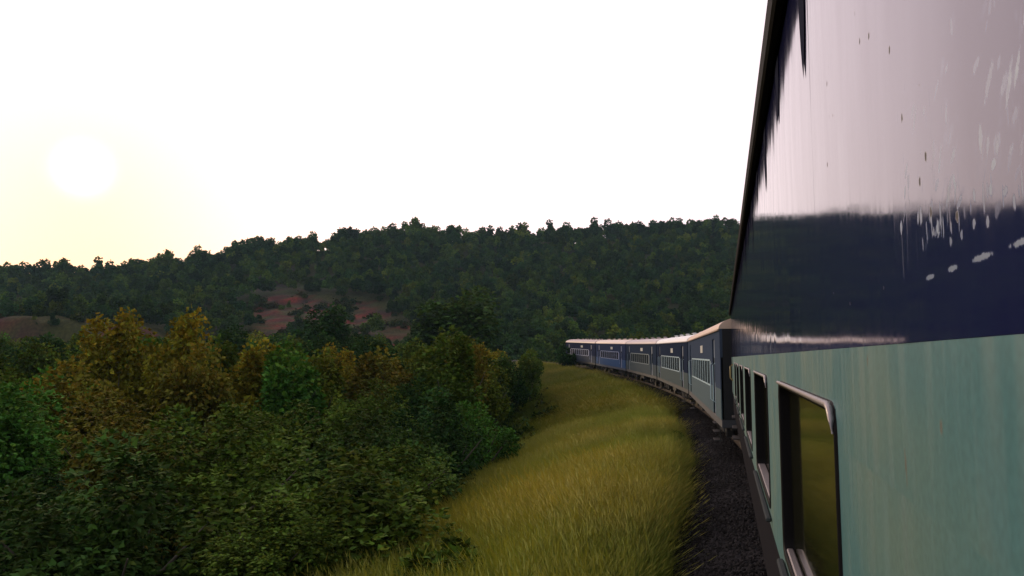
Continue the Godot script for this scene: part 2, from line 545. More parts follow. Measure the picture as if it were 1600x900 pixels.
		if near:
			var sm := MB.new()     # pressed-metal sill below the opening and the drip rail above it
			sm.box(Vector3(-W - 0.03, d.yw0 - 0.062, z0 - 0.05), Vector3(-W - 0.003, d.yw0 - 0.04, z1 + 0.05), 0.006)
			obj("sill", sm, M.sill, fr)
			var tm := MB.new()
			tm.tube([Vector3(-W - 0.008, d.yw1 + 0.006, z0 + 0.02), Vector3(-W - 0.009, d.yw1 + 0.006, z1 - 0.055), Vector3(-W - 0.009, d.yw1 - 0.002, z1 - 0.022), Vector3(-W - 0.009, d.yw1 - 0.022, z1 - 0.002), Vector3(-W - 0.008, d.yw1 - 0.05, z1 + 0.004)], [0.007, 0.008, 0.008, 0.007, 0.003], 8)
			obj("trim", tm, M.trim, fr)
			if i > 0:
				var lm := MB.new()
				lm.box(Vector3(-W + 0.004, d.yw0 + 0.001, z0 + 0.03), Vector3(-W + deep - 0.004, d.yw0 + 0.02, z1 - 0.03), 0.004)
				obj("ledge", lm, M.trim, fr)
		else:
			for q in [0.5]:
				var br := MB.new()
				var zc: float = lerp(z0, z1, q)
				br.box(Vector3(-W - 0.003, d.yw0, zc - 0.014), Vector3(-W + 0.001, d.yw1, zc + 0.014))
				obj("window_bar", br, d.frame, fr)
	# doors
	for c in doors:
		var dm := MB.new()
		dm.box(Vector3(-W + 0.05, d.y0, -c[1] + 0.002), Vector3(-W + 0.09, d.yg - 0.24, -c[0] - 0.002), 0.006)
		var dr := obj("door", dm, d.door, o)
		var gm2 := MB.new()
		gm2.box(Vector3(-W + 0.042, d.yw0 + 0.1, -c[1] + 0.22), Vector3(-W + 0.049, d.yw1 + 0.1, -c[0] - 0.22))
		obj("door_window", gm2, M.glass_far, dr)
		for zz in [-c[1] - 0.06, -c[0] + 0.06]:
			var hm := MB.new()
			hm.tube([Vector3(-W, d.y0 + 0.35, zz), Vector3(-W - 0.06, d.y0 + 0.4, zz), Vector3(-W - 0.06, d.yw1 - 0.1, zz), Vector3(-W, d.yw1 - 0.05, zz)], [0.014, 0.014, 0.014, 0.014], 7)
			obj("handrail", hm, M.rail_yellow if near else d.frame, dr)
		for q in 3:
			var st := MB.new()
			var yy: float = d.yb - 0.02 - 0.24 * q
			st.box(Vector3(-W - 0.05 + 0.0 * q, yy - 0.03, -c[1] + 0.1), Vector3(-W + 0.18, yy, -c[0] - 0.1), 0.006)
			if false: st.box(Vector3(-W - 0.055, yy - 0.045, -c[1] + 0.1), Vector3(-W - 0.051, yy + 0.01, -c[0] - 0.1))
			obj("footstep", st, M.step, o)
		for zz in [-c[1] + 0.1, -c[0] - 0.13]:
			var hang := MB.new()
			hang.box(Vector3(-W + 0.1, d.yb - 0.56, zz), Vector3(-W + 0.13, d.yb, zz + 0.03))
			obj("step_bracket", hang, M.iron, o)
		# above the door the wall goes on
		var ab := MB.new()
		side_box(ab, W, d.yg - 0.238, d.yg, -c[1] + 0.001, -c[0] - 0.001)
		obj("door_header", ab, d.upper, o)
	if d.has("board"):
		var bm := MB.new()
		bm.box(Vector3(-W - 0.02, d.ys + 0.14, -d.board - 1.1), Vector3(-W - 0.002, d.ys + 0.4, -d.board), 0.006)
		obj("destination_board", bm, M.cream, o)
	# underneath
	bogie(o, -3.4, d.yb); bogie(o, -L + 3.4, d.yb)
	var um := MB.new()
	um.box(Vector3(-1.3, 0.42, -L * 0.5 - 1.1), Vector3(-0.55, d.yb - 0.003, -L * 0.5 + 0.6), 0.03)
	obj("battery_box", um, M.iron, o)
	var tk := MB.new()
	tk.tube([Vector3(-0.75, 0.66, -L * 0.5 - 3.4), Vector3(-0.75, 0.66, -L * 0.5 - 1.6)], [0.26, 0.26], 16)
	obj("air_tank", tk, M.iron, o)
	for z in [[-L - 0.3, -L - 0.003], [0.003, 0.3]]:
		var cg := MB.new()
		cg.box(Vector3(-0.62, d.y0 + 0.1, z[0]), Vector3(0.62, d.yg - 0.2, z[1]), 0.02)
		obj("gangway", cg, M.dark, o)
	for z in [[-L, -L - 0.55], [0.0, 0.55]]:
		for sx in [-0.98, 0.98]:
			var bf := MB.new()
			bf.tube([Vector3(sx, 1.05, z[0]), Vector3(sx, 1.05, lerp(float(z[0]), float(z[1]), 0.85)), Vector3(sx, 1.05, lerp(float(z[0]), float(z[1]), 0.86)), Vector3(sx, 1.05, lerp(float(z[0]), float(z[1]), 0.97))], [0.1, 0.1, 0.22, 0.22], 14)
			obj("buffer", bf, M.iron, o)
	return o
func set_on_track(o: Node3D, s0: float, s1: float) -> void:
	var a := at_track(s0); var b := at_track(s1)
	o.look_at_from_position(a, b, Vector3.UP)

# ------------------------------------------------------------------ pictures of surfaces
func streak_texture(w: int, h: int, sd: int, lo: float, hi: float, sx: float, sy: float) -> ImageTexture:
	var n := FastNoiseLite.new()
	n.seed = sd; n.noise_type = FastNoiseLite.TYPE_SIMPLEX_SMOOTH; n.fractal_octaves = 4; n.frequency = 0.01
	var im := Image.create(w, h, true, Image.FORMAT_RGB8)
	for y in h:
		for x in w:
			# fades into itself at the edge so that it can repeat
			var t: float = float(x) / w
			var a := n.get_noise_2d(x * sx, y * sy)
			var b := n.get_noise_2d((x - w) * sx, y * sy)
			var g: float = lerp(a, b, smoothstep(0.8, 1.0, t))
			var vv: float = clamp(lerp(lo, hi, g * 0.9 + 0.5), 0, 1)
			im.set_pixel(x, y, Color(vv, vv, vv))
	im.generate_mipmaps()
	return ImageTexture.create_from_image(im)
func blot(al: Image, ro: Image, c: Vector2, r: Vector2, lean: float, col: Color, rough: float, strength := 1.0) -> void:
	for y in range(int(c.y - r.y - 2), int(c.y + r.y + 3)):
		for x in range(int(c.x - r.x - abs(lean) * r.y - 3), int(c.x + r.x + abs(lean) * r.y + 4)):
			if x < 0 or y < 0 or x >= al.get_width() or y >= al.get_height(): continue
			var q := Vector2((x - c.x - lean * (y - c.y)) / r.x, (y - c.y) / r.y)
			var k: float = clamp((1.15 - q.length() + fine.get_noise_2d(x * 6.0, y * 2.0) * 0.35) * 3.0, 0, 1) * strength
			if k <= 0: continue
			al.set_pixel(x, y, al.get_pixel(x, y).lerp(col, k))
			ro.set_pixel(x, y, ro.get_pixel(x, y).lerp(Color(rough, rough, rough), k))

# ==================================================================
func _ready() -> void:
	# ---- camera
	var cam := Camera3D.new()
	cam.name = "camera"
	add_child(cam)
	cam.position = EYE
	cam.rotation_degrees = Vector3(PITCH, YAW, 0)
	cam.fov = 41.9
	cam.near = 0.05
	cam.far = 8000
	cam.current = true
	# ---- sky and air
	noise.seed = 11; noise.noise_type = FastNoiseLite.TYPE_SIMPLEX_SMOOTH; noise.frequency = 0.02; noise.fractal_octaves = 4
	fine.seed = 5; fine.noise_type = FastNoiseLite.TYPE_SIMPLEX; fine.frequency = 0.03; fine.fractal_octaves = 3
	var env := Environment.new()
	env.background_mode = Environment.BG_SKY
	var sky := Sky.new()
	var pano := PanoramaSkyMaterial.new()
	pano.panorama = sky_picture()
	sky.sky_material = pano
	env.sky = sky
	env.tonemap_mode = Environment.TONE_MAPPER_LINEAR
	env.tonemap_exposure = 1.0
	env.fog_enabled = true
	env.fog_light_color = Color(0.80, 0.94, 1.0)
	env.fog_density = 0.00013
	env.sdfgi_enabled = true; env.ssao_enabled = true; env.ssil_enabled = true
	var we := WorldEnvironment.new()
	we.name = "environment"
	we.environment = env
	add_child(we)
	# ---- the hazy low sun
	var sun := DirectionalLight3D.new()
	sun.name = "sun"
	add_child(sun)
	sun.look_at_from_position(SUN_DIR * 100.0, Vector3.ZERO, Vector3.UP)
	sun.light_color = Color(1.0, 0.90, 0.74)
	sun.light_energy = 0.35
	sun.light_angular_distance = 10.0
	sun.shadow_enabled = true
	build_path()
	materials()
	build_ground()
	build_train()
	build_trees()
	build_grass()

func sky_picture() -> ImageTexture:
	var w := 1024
	var h := 512
	var im := Image.create(w, h, false, Image.FORMAT_RGBF)
	var sd := SUN_DIR.normalized()
	for y in h:
		var el := PI / 2 - (y + 0.5) / h * PI
		for x in w:
			var az := (x + 0.5) / w * TAU
			var d := Vector3(sin(az) * cos(el), sin(el), -cos(az) * cos(el))
			var g := rad_to_deg(acos(clamp(d.dot(sd), -1, 1)))
			var e: float = max(0.0, rad_to_deg(el))
			var t: float = 1.0 - exp(-e / 38.0)
			var r: float = lerp(0.54, 0.27, t); var gr: float = lerp(0.64, 0.42, t); var b: float = lerp(0.68, 0.54, t)
			var k := exp(-g / 58.0)
			r += 1.85 * k; gr += 1.17 * k; b += 1.14 * k
			var ext := exp(-e / 10.0) * exp(-g / 20.0)
			b *= 1.0 - 1.0 * ext; gr *= 1.0 - 0.30 * ext; r *= 1.0 - 0.1 * ext
			var halo := exp(-pow(g / 13.0, 2.0))
			b *= 1.0 - 0.31 * halo; gr *= 1.0 - 0.16 * halo
			var disc := pow(1.0 - smoothstep(0.1, 2.8, g), 1.7)
			r += disc * 1.0; gr += disc * 1.0; b += disc * 1.0
			im.set_pixel(x, y, Color(r, gr, b))
	return ImageTexture.create_from_image(im)

func materials() -> void:
	bark = mat(lin(0.09, 0.07, 0.05), 0.9)
	M.iron = mat(lin(0.022, 0.02, 0.019), 0.65)
	M.wheel = mat(lin(0.06, 0.045, 0.035), 0.5, 0.5, 0.4)
	M.dark = mat(lin(0.012, 0.012, 0.013), 0.8)
	M.rubber = mat(lin(0.012, 0.011, 0.011), 0.5, 0.12)
	M.trim = mat(lin(0.26, 0.23, 0.23), 0.4, 0.5, 0.5)
	M.streak_navy = mat(lin(0.018, 0.02, 0.035), 0.9, 0.05)  # dull dark navy of the streaks below the gutter
	M.sill = mat(lin(0.05, 0.055, 0.055), 0.8, 0.1)
	M.glass = mat(lin(0.014, 0.015, 0.006), 0.05, 1.0)
	M.glass_far = mat(lin(0.006, 0.007, 0.009), 0.9, 0.0)
	M.rail_yellow = mat(lin(0.30, 0.22, 0.08), 0.5)
	M.step = mat(lin(0.06, 0.056, 0.055), 0.85, 0.1)
	M.cream = mat(lin(0.5, 0.48, 0.42), 0.6)
	var teal := mat(Color.WHITE, 1.0, 0.45)
	var tw := 1024; var th := 512
	var tal := Image.create(tw, th, false, Image.FORMAT_RGB8)
	var tro := Image.create(tw, th, false, Image.FORMAT_RGB8)
	for y in th:
		for x in tw:
			var f: float = smoothstep(0.85, 1.0, x / float(tw))
			var big: float = lerp(noise.get_noise_2d(x * 0.35, y * 0.35), noise.get_noise_2d((x - tw) * 0.35, y * 0.35), f)
			var run: float = lerp(fine.get_noise_2d(x * 1.6, y * 0.10), fine.get_noise_2d((x - tw) * 1.6, y * 0.10), f)
			var grit: float = fine.get_noise_2d(x * 9.0 + 500.0, y * 9.0)
			var c := lin(0.072, 0.182, 0.187).lerp(lin(0.097, 0.175, 0.148), clamp(0.35 + big * 1.3, 0, 1))
			c = c.lerp(lin(0.06, 0.10, 0.085), clamp(run * 0.38 - 0.04, 0, 0.3))
			c = c.lerp(lin(0.17, 0.27, 0.26), clamp(-run * 0.45 - 0.08, 0, 0.3)) * (1.0 + grit * 0.07)
			tal.set_pixel(x, y, c)
			var rr: float = 0.40 + 0.12 * big + 0.25 * max(0.0, run)
			tro.set_pixel(x, y, Color(rr, rr, rr))
	var tr := RandomNumberGenerator.new(); tr.seed = 13
	for i in 90:
		blot(tal, tro, Vector2(tr.randf() * tw, tr.randf() * th), Vector2(tr.randf_range(0.7, 2.2), tr.randf_range(0.8, 5.0)), tr.randf_range(-0.5, 0.5), lin(0.09, 0.05, 0.03) if i % 3 else lin(0.4, 0.48, 0.46), 0.8, tr.randf_range(0.3, 0.8))
	tal.generate_mipmaps(); tro.generate_mipmaps()
	teal.albedo_texture = ImageTexture.create_from_image(tal)
	teal.roughness_texture = ImageTexture.create_from_image(tro)
	M.teal = teal
	var soot := mat(lin(0.022, 0.021, 0.023), 0.9, 0.05)
	M.soot = soot
	M.gutter = mat(lin(0.010, 0.009, 0.008), 0.7, 0.1)
	var navy := mat(lin(0.014, 0.017, 0.062), 0.10, 0.55)
	var rs := streak_texture(512, 256, 8, 0.45, 1.0, 3.2, 0.35)
	navy.roughness = 0.11
	navy.roughness_texture = rs
	M.navy = navy
	# the sheet nearest to the eye: worn white lettering, a dashed chalk line, rust chips
	var W := 1400; var H := 1000
	var al := Image.create(W, H, false, Image.FORMAT_RGB8)
	var ro := Image.create(W, H, false, Image.FORMAT_RGB8)
	al.fill(Color(0.12, 0.135, 0.275)); 
	for y in H:
		for x in W:
			var g: float = clamp(0.09 + 0.04 * fine.get_noise_2d(x * 1.2, y * 0.12), 0, 1)
			ro.set_pixel(x, y, Color(g, g, g))
	M.mark_al = al; M.mark_ro = ro
	var r := RandomNumberGenerator.new()
	r.seed = 77
	# image x runs from the far end (s = 1.9) to the near end (s = 0.2); y from the top (3.59) down to 2.47
	var px := func(s: float, hgt: float) -> Vector2: return Vector2((1.9 - s) / 1.7 * W, (3.59 - hgt) / 1.12 * H)
	var white := Color(0.64, 0.75, 0.79)
	for q in [[0.907, 0.016], [0.825, 0.017], [0.737, 0.026], [0.637, 0.033], [0.54, 0.033], [0.44, 0.033], [0.34, 0.033]]:
		blot(al, ro, px.call(q[0], 2.450 + 0.0855), Vector2(q[1] / 1.7 * W, 2.6), 0.0, white, 0.6, 0.55)
	var s := 0.93
	while s > 0.25:                        # worn strokes of a lettered line
		var hh := r.randf_range(0.008, 0.028)
		blot(al, ro, px.call(s, 2.45 + 0.128 + r.randf_range(-0.012, 0.012)), Vector2(r.randf_range(1.2, 2.4), hh / 1.12 * H * 0.6), r.randf_range(-0.05, 0.05), white, 0.55, r.randf_range(0.25, 0.6))
		if r.randf() < 0.4: blot(al, ro, px.call(s - 0.006, 2.45 + 0.128 + r.randf_range(-0.02, 0.02)), Vector2(3.5, 4.0), 0.0, white, 0.55, 0.5)
		s -= r.randf_range(0.007, 0.026)
	for i in 210:                           # dabs of whitewash above it
		var ss := 1.05 - 0.8 * pow(r.randf(), 0.8)
		var hh := 2.45 + 0.15 + 0.16 * pow(r.randf(), 1.2)
		var big: bool = r.randf() < 0.2
		blot(al, ro, px.call(ss, hh), Vector2(r.randf_range(1.0, 2.6) * (2.2 if big else 1.0), r.randf_range(3, 13) * (1.1 if big else 1.0)), r.randf_range(-0.9, 0.15), white, 0.55, r.randf_range(0.12, 0.35) + (0.3 if big else 0.0))
	for i in 16:
		blot(al, ro, px.call(r.randf_range(0.5, 1.08), 2.45 + r.randf_range(0.12, 0.22)), Vector2(r.randf_range(1.5, 4.0), r.randf_range(14, 34)), r.randf_range(-0.08, 0.08), Color(0.6, 0.62, 0.64), 0.5, r.randf_range(0.1, 0.3))
	for i in 60:
		blot(al, ro, px.call(r.randf_range(0.40, 0.92), 2.45 + r.randf_range(0.11, 0.30)), Vector2(r.randf_range(3, 8), r.randf_range(3, 9)), r.randf_range(-1.2, -0.3), white, 0.5, r.randf_range(0.12, 0.5))
	for q in [[1.18, 2.90], [1.25, 2.92], [1.62, 2.98], [1.66, 2.83], [0.9, 2.66], [0.93, 2.64], [1.0, 2.73], [1.05, 2.83], [0.89, 2.60], [0.8, 2.58]]:
		blot(al, ro, px.call(q[0], q[1]), Vector2(3.4, 4.5), 0.0, Color(0.13, 0.10, 0.10), 0.8, 0.9)
	for i in 40:
		blot(al, ro, px.call(r.randf_range(0.3, 1.85), r.randf_range(2.5, 3.5)), Vector2(r.randf_range(0.8, 2.0), r.randf_range(1, 4)), 0.0, Color(0.15, 0.12, 0.12), 0.7, 0.6)
	al.generate_mipmaps(); ro.generate_mipmaps()
	var nm := mat(Color.WHITE, 1.0, 0.55)
	nm.albedo_texture = ImageTexture.create_from_image(al)
	nm.roughness_texture = ImageTexture.create_from_image(ro)
	M.navy_marked = nm
	var tones := {
		"dark": [0.055, 0.095, 0.035], "deep": [0.035, 0.075, 0.035], "olive": [0.095, 0.135, 0.034], "brown": [0.165, 0.135, 0.035],
		"gold": [0.25, 0.20, 0.035], "bright": [0.075, 0.17, 0.045], "yellow_green": [0.16, 0.18, 0.04], "blue": [0.045, 0.085, 0.05]}
	for k in tones: leafs[k] = leaf_mat(tones[k][0] * 1.72, tones[k][1] * 1.72, tones[k][2] * 1.4)

func build_ground() -> void:
	var m := MB.new()
	var A := []; var B := []
	var a := -900.0
	while a < 1600.0:
		A.append(a)
		if a < -100: a += max(20.0, -a * 0.35)
		elif a < 120: a += 5.0
		elif a < 330: a += 2.5
		elif a < 520: a += 7.0
		else: a += (a - 480.0) * 0.5
	A.append(1600.0)
	var b := -1500.0
	while b < 1500.0:
		B.append(b)
		if b < -330: b += max(10.0, (-330.0 - b) * 0.35)
		elif b < -20: b += 3.5
		elif b < 180: b += 7.0
		else: b += max(8.0, (b - 180.0) * 0.4)
	B.append(1500.0)
	var nb := B.size()
	for i in A.size():
		for j in nb:
			var y := ground(A[i], B[j])
			var red := bare(A[i], B[j])
			var mix := noise.get_noise_2d(A[i] * 1.3 + 300.0, B[j] * 1.3) * 0.5 + 0.5
			var col := Color(0.045, 0.05, 0.02).lerp(Color(0.10, 0.095, 0.03), mix)
			var soil := Color(0.23, 0.042, 0.03).lerp(Color(0.05, 0.032, 0.03), clamp(0.5 + 1.6 * noise.get_noise_2d(A[i] * 4.5, B[j] * 6.0 + 70.0), 0, 1))
			if A[i] < 200: soil = soil.lerp(Color(0.10, 0.055, 0.045), 0.5)
			if red > 0.05: soil = soil.lerp(Color(0.085, 0.09, 0.035), smoothstep(0.0, 0.2, noise.get_noise_2d(A[i] * 7.0 + 40.0, B[j] * 3.5)) * 0.9)
			var clear := clearing(A[i], B[j])
			col = col.lerp(soil, red).lerp(Color(0.065, 0.075, 0.028).lerp(Color(0.07, 0.05, 0.04), smoothstep(-0.1, 0.25, noise.get_noise_2d(A[i] * 5.0, B[j] * 2.0))), clear * (1.0 - red))
			m.vert(world(A[i], B[j], y), Vector3.UP, col, Vector2(A[i], B[j]) * 0.1)
	for i in A.size() - 1:
		for j in nb - 1:
			var p := i * nb + j
			m.tri_i(p, p + 1, p + nb + 1); m.tri_i(p, p + nb + 1, p + nb)
	for i in m.n.size(): m.n[i] = Vector3.ZERO
	for i in range(0, m.ix.size(), 3):
		var p0 := m.v[m.ix[i]]; var p1 := m.v[m.ix[i + 2]]; var p2 := m.v[m.ix[i + 1]]
		var nn := (p1 - p0).cross(p2 - p0)
		if nn.y < 0: nn = -nn
		for q in 3: m.n[m.ix[i + q]] += nn
	for i in m.n.size(): m.n[i] = m.n[i].normalized()
	var gm := mat(Color.WHITE, 0.95, 0.2)
	gm.vertex_color_use_as_albedo = true
	var nt := NoiseTexture2D.new()
	nt.width = 512; nt.height = 512; nt.seamless = true
	var nz := FastNoiseLite.new(); nz.seed = 4; nz.frequency = 0.02; nz.fractal_octaves = 5
	nt.noise = nz
	var ramp := Gradient.new(); ramp.set_color(0, Color(0.5, 0.5, 0.5)); ramp.set_color(1, Color(1, 1, 1))
	nt.color_ramp = ramp
	gm.albedo_texture = nt
	gm.uv1_triplanar = true; gm.uv1_world_triplanar = true; gm.uv1_scale = Vector3(0.09, 0.09, 0.09)
	tag(obj("ground", m, gm), "wooded valley floor rising to a long low hill with red bare earth", "", "", "structure")
	# embankment, ballast
	var em := MB.new()
	var prof := [[-16.0, -4.9], [-10.0, -2.4], [-4.4, -0.72], [-2.2, -0.62], [2.2, -0.62], [4.2, -0.72], [7.0, -1.45], [10.0, -2.45], [13.0, -3.5], [16.5, -4.9]]
	strip(em, prof, S0, S1, 1.5, 0.12)
	var emm := mat(lin(0.10, 0.085, 0.03), 0.95, 0.2)
	tag(obj("railway_embankment", em, emm), "grassy earth embankment carrying the curving track", "", "", "structure")
	var bm := MB.new()
	strip(bm, [[-2.5, -0.66], [-2.3, -0.5], [-1.72, -0.19], [1.72, -0.19], [2.3, -0.46], [2.95, -0.70]], S0, S1, 0.5, 0.03)
	tag(obj("ballast_bed", bm, mat(lin(0.028, 0.025, 0.025), 0.95, 0.2)), "dark stone ballast bed under the train", "", "", "structure")
	# rails
	var tr := Node3D.new()
	put(tr, "railway_track")
	tag(tr, "steel railway track curving left under the train", "railway track")
	for sx in [-0.838, 0.838]:
		var rm := MB.new()
		strip(rm, [[sx - 0.036, -0.155], [sx - 0.036, -0.002], [sx + 0.036, -0.002], [sx + 0.036, -0.155]], -12.0, 140.0, 1.5, 0.0)
		obj("rail", rm, mat(lin(0.045, 0.03, 0.025), 0.7, 0.2), tr)
	var sm := mat(lin(0.10, 0.095, 0.09), 0.9)
	var sl := MB.new(); sl.box(Vector3(-1.37, -0.1, -0.12), Vector3(1.37, 0.1, 0.12), 0.02)
	var slm := sl.mesh()
	for i in 90:
		var s := 2.0 + i * 0.62
		var o := obj("sleeper", slm, sm, tr)
		o.look_at_from_position(at_track(s, 0, -0.30), at_track(s + 0.3, 0, -0.30), Vector3.UP)
	# ballast stones
	var rr := RandomNumberGenerator.new(); rr.seed = 9
	var stone := MB.new()
	var ico := []
	for i in 12:
		var t := i / 11.0 * 2.0 - 1.0
		var q := sqrt(max(0.0, 1.0 - t * t))
		ico.append(Vector3(cos(i * 2.4) * q, t * 0.7, sin(i * 2.4) * q) * rr.randf_range(0.75, 1.1))
	for i in 12:
		for j in range(i + 1, 12):
			for k in range(j + 1, 12):
				var nn: Vector3 = (ico[j] - ico[i]).cross(ico[k] - ico[i])
				var up := true; var dn := true
				for l in 12:
					if l == i or l == j or l == k: continue
					var dd: float = nn.dot(ico[l] - ico[i])
					if dd > 1e-6: up = false
					if dd < -1e-6: dn = false
				if up: stone.tri(ico[i], ico[j], ico[k])
				elif dn: stone.tri(ico[i], ico[k], ico[j])
	var xf := []; var cols := []
	for i in 46000:
		var s := 4.0 + 66.0 * pow(rr.randf(), 1.5)
		var l := rr.randf_range(0.9, 3.0)
		var y := -0.19 if l < 1.72 else (-0.19 - (l - 1.72) * 0.4655 if l < 2.3 else -0.46 - (l - 2.3) * 0.37)
		var k := rr.randf_range(0.018, 0.04)
		var bs := Basis.from_euler(Vector3(rr.randf() * TAU, rr.randf() * TAU, rr.randf() * TAU)).scaled(Vector3.ONE * k)
		xf.append(Transform3D(bs, at_track(s, l, y + 0.006)))
		var g := rr.randf_range(0.25, 1.0)
		cols.append(Color(g, g * 0.95, g * rr.randf_range(0.85, 0.98)))
	var stm := mat(lin(0.04, 0.037, 0.037), 0.9, 0.2)
	stm.vertex_color_use_as_albedo = true
	stuff("ballast_stones", stone.mesh(), stm, xf, cols, "dark crushed stone ballast along the foot of the train", "ballast")

func strip(m: MB, prof: Array, s0: float, s1: float, ds: float, rough: float) -> void:
	var n := prof.size()
	var cnt := int((s1 - s0) / ds)
	var first := m.v.size()
	for i in cnt + 1:
		var s := s0 + i * ds
		for j in n:
			var p := at_track(s, prof[j][0], prof[j][1])
			p.y += rough * noise.get_noise_2d(p.x * 20.0, p.z * 20.0)
			var d0 = prof[max(j - 1, 0)]; var d1 = prof[min(j + 1, n - 1)]
			var t := Vector2(d1[0] - d0[0], d1[1] - d0[1]).normalized()
			var h := heading(s)
			var nn := Vector3(-cos(h), 0, sin(h)) * -t.y + Vector3(0, t.x, 0)
			m.vert(p, nn, Color.WHITE, Vector2(s, prof[j][0]))
	for i in cnt:
		for j in n - 1:
			var p := first + i * n + j
			m.tri_i(p, p + n, p + n + 1); m.tri_i(p, p + n + 1, p + 1)

func build_train() -> void:
	var L := 24.4
	var z := 4.0
	var wins := []
	for i in 6: wins.append([z + 1.68 + i * 2.49, z + 3.27 + i * 2.49, 0.034 if i == 0 else 0.055])
	wins.append([z - 3.3, z - 2.1])
	wins.sort_custom(func(p, q): return p[0] < q[0])
	# the first in the list gets no ledge; order does not matter otherwise
	var panels := [[0.0, 1.6], [1.6, z + 0.2], [z + 0.2, z + 1.9, M.navy_marked]]
	var p := z + 1.9
	while p < L - 3.0:
		panels.append([p, p + 2.49]); p += 2.49
	panels.append([p, L])
	var near := coach({
		"near": true, "L": L, "W": 1.61, "yb": 1.10, "y0": 1.575, "yw0": 1.68, "yw1": 2.345, "ys": 2.468, "yg": 3.66, "yt": 4.1,
		"wins": wins, "doors": [[L - 2.2, L - 1.3]], "panels": panels,
		"lower": M.teal, "band": M.teal, "upper": M.navy, "sole": M.soot, "roof": mat(lin(0.3, 0.27, 0.25), 0.6), "gutter": M.gutter, "ends": M.dark, "frame": M.rubber, "door": M.navy},
		"glossy navy and teal carriage filling the right side, nearest to the viewer")
	near.position = Vector3(1.83, 0, z)
	var specs := [
		{"low": [0.085, 0.125, 0.135], "band": [0.38, 0.52, 0.55], "up": [0.095, 0.125, 0.18], "roof": [0.62, 0.44, 0.33], "sole": [0.05, 0.05, 0.055], "label": "blue carriage with tan roof and pale window frames, just beyond the glossy near carriage"},
		{"low": [0.06, 0.085, 0.085], "band": [0.34, 0.46, 0.50], "up": [0.04, 0.055, 0.095], "roof": [0.85, 0.80, 0.76], "sole": [0.03, 0.03, 0.03], "label": "dark carriage with the brightest white roof, behind the tan roofed one"},
		{"low": [0.045, 0.065, 0.075], "band": [0.16, 0.21, 0.23], "up": [0.05, 0.07, 0.11], "roof": [0.50, 0.40, 0.38], "sole": [0.03, 0.03, 0.03], "label": "grey blue carriage with dull grey pink roof in the middle of the curve"},
		{"low": [0.028, 0.07, 0.16], "band": [0.26, 0.30, 0.44], "up": [0.06, 0.08, 0.15], "roof": [0.75, 0.58, 0.48], "sole": [0.02, 0.03, 0.05], "label": "bright blue carriage with cream pink roof, last but one on the curve"},
		{"low": [0.04, 0.05, 0.07], "band": [0.45, 0.47, 0.60], "up": [0.05, 0.06, 0.11], "roof": [0.50, 0.36, 0.32], "sole": [0.02, 0.02, 0.02], "label": "farthest carriage with lilac white windows, beside a dark bush"}]
	for i in 5:
		var q = specs[i]
		var s0 := 21.0 + 18.0 * i
		var LL := 17.4
		var ws := []
		for k in 9: ws.append([3.6 + k * 1.16, 3.6 + k * 1.16 + 0.97, 0.003])
		var col := func(c, rough): return mat(lin(c[0], c[1], c[2]), rough, 0.5)
		var o := coach({
			"L": LL, "W": 1.6, "yb": 0.74, "y0": 0.96, "yw0": 1.76, "yw1": 2.48, "ys": 2.60, "yg": 3.36, "yt": 3.76,
			"wins": ws, "doors": [[1.7, 2.55], [LL - 2.55, LL - 1.7]], "panels": [[0, 1.7], [2.55, 6.0], [6.0, 9.6], [9.6, LL - 2.55], [LL - 1.7, LL]], "board": 6.6,
			"lower": mat(lin(q.low[0], q.low[1], q.low[2]), 0.65, 0.15), "band": col.call(q.band, 0.45), "upper": mat(lin(q.up[0] * 0.6, q.up[1] * 0.6, q.up[2] * 0.6), 0.75, 0.03), "sole": col.call(q.sole, 0.7), "roof": col.call(q.roof, 0.5),
			"gutter": col.call([q.roof[0] * 0.5, q.roof[1] * 0.45, q.roof[2] * 0.45], 0.6), "ends": M.dark, "frame": col.call([q.band[0] * 1.1, q.band[1] * 1.1, q.band[2] * 1.1], 0.45), "door": col.call([q.up[0] * 1.7, q.up[1] * 1.7, q.up[2] * 1.5], 0.6)}, q.label)
		set_on_track(o, s0, s0 + LL)

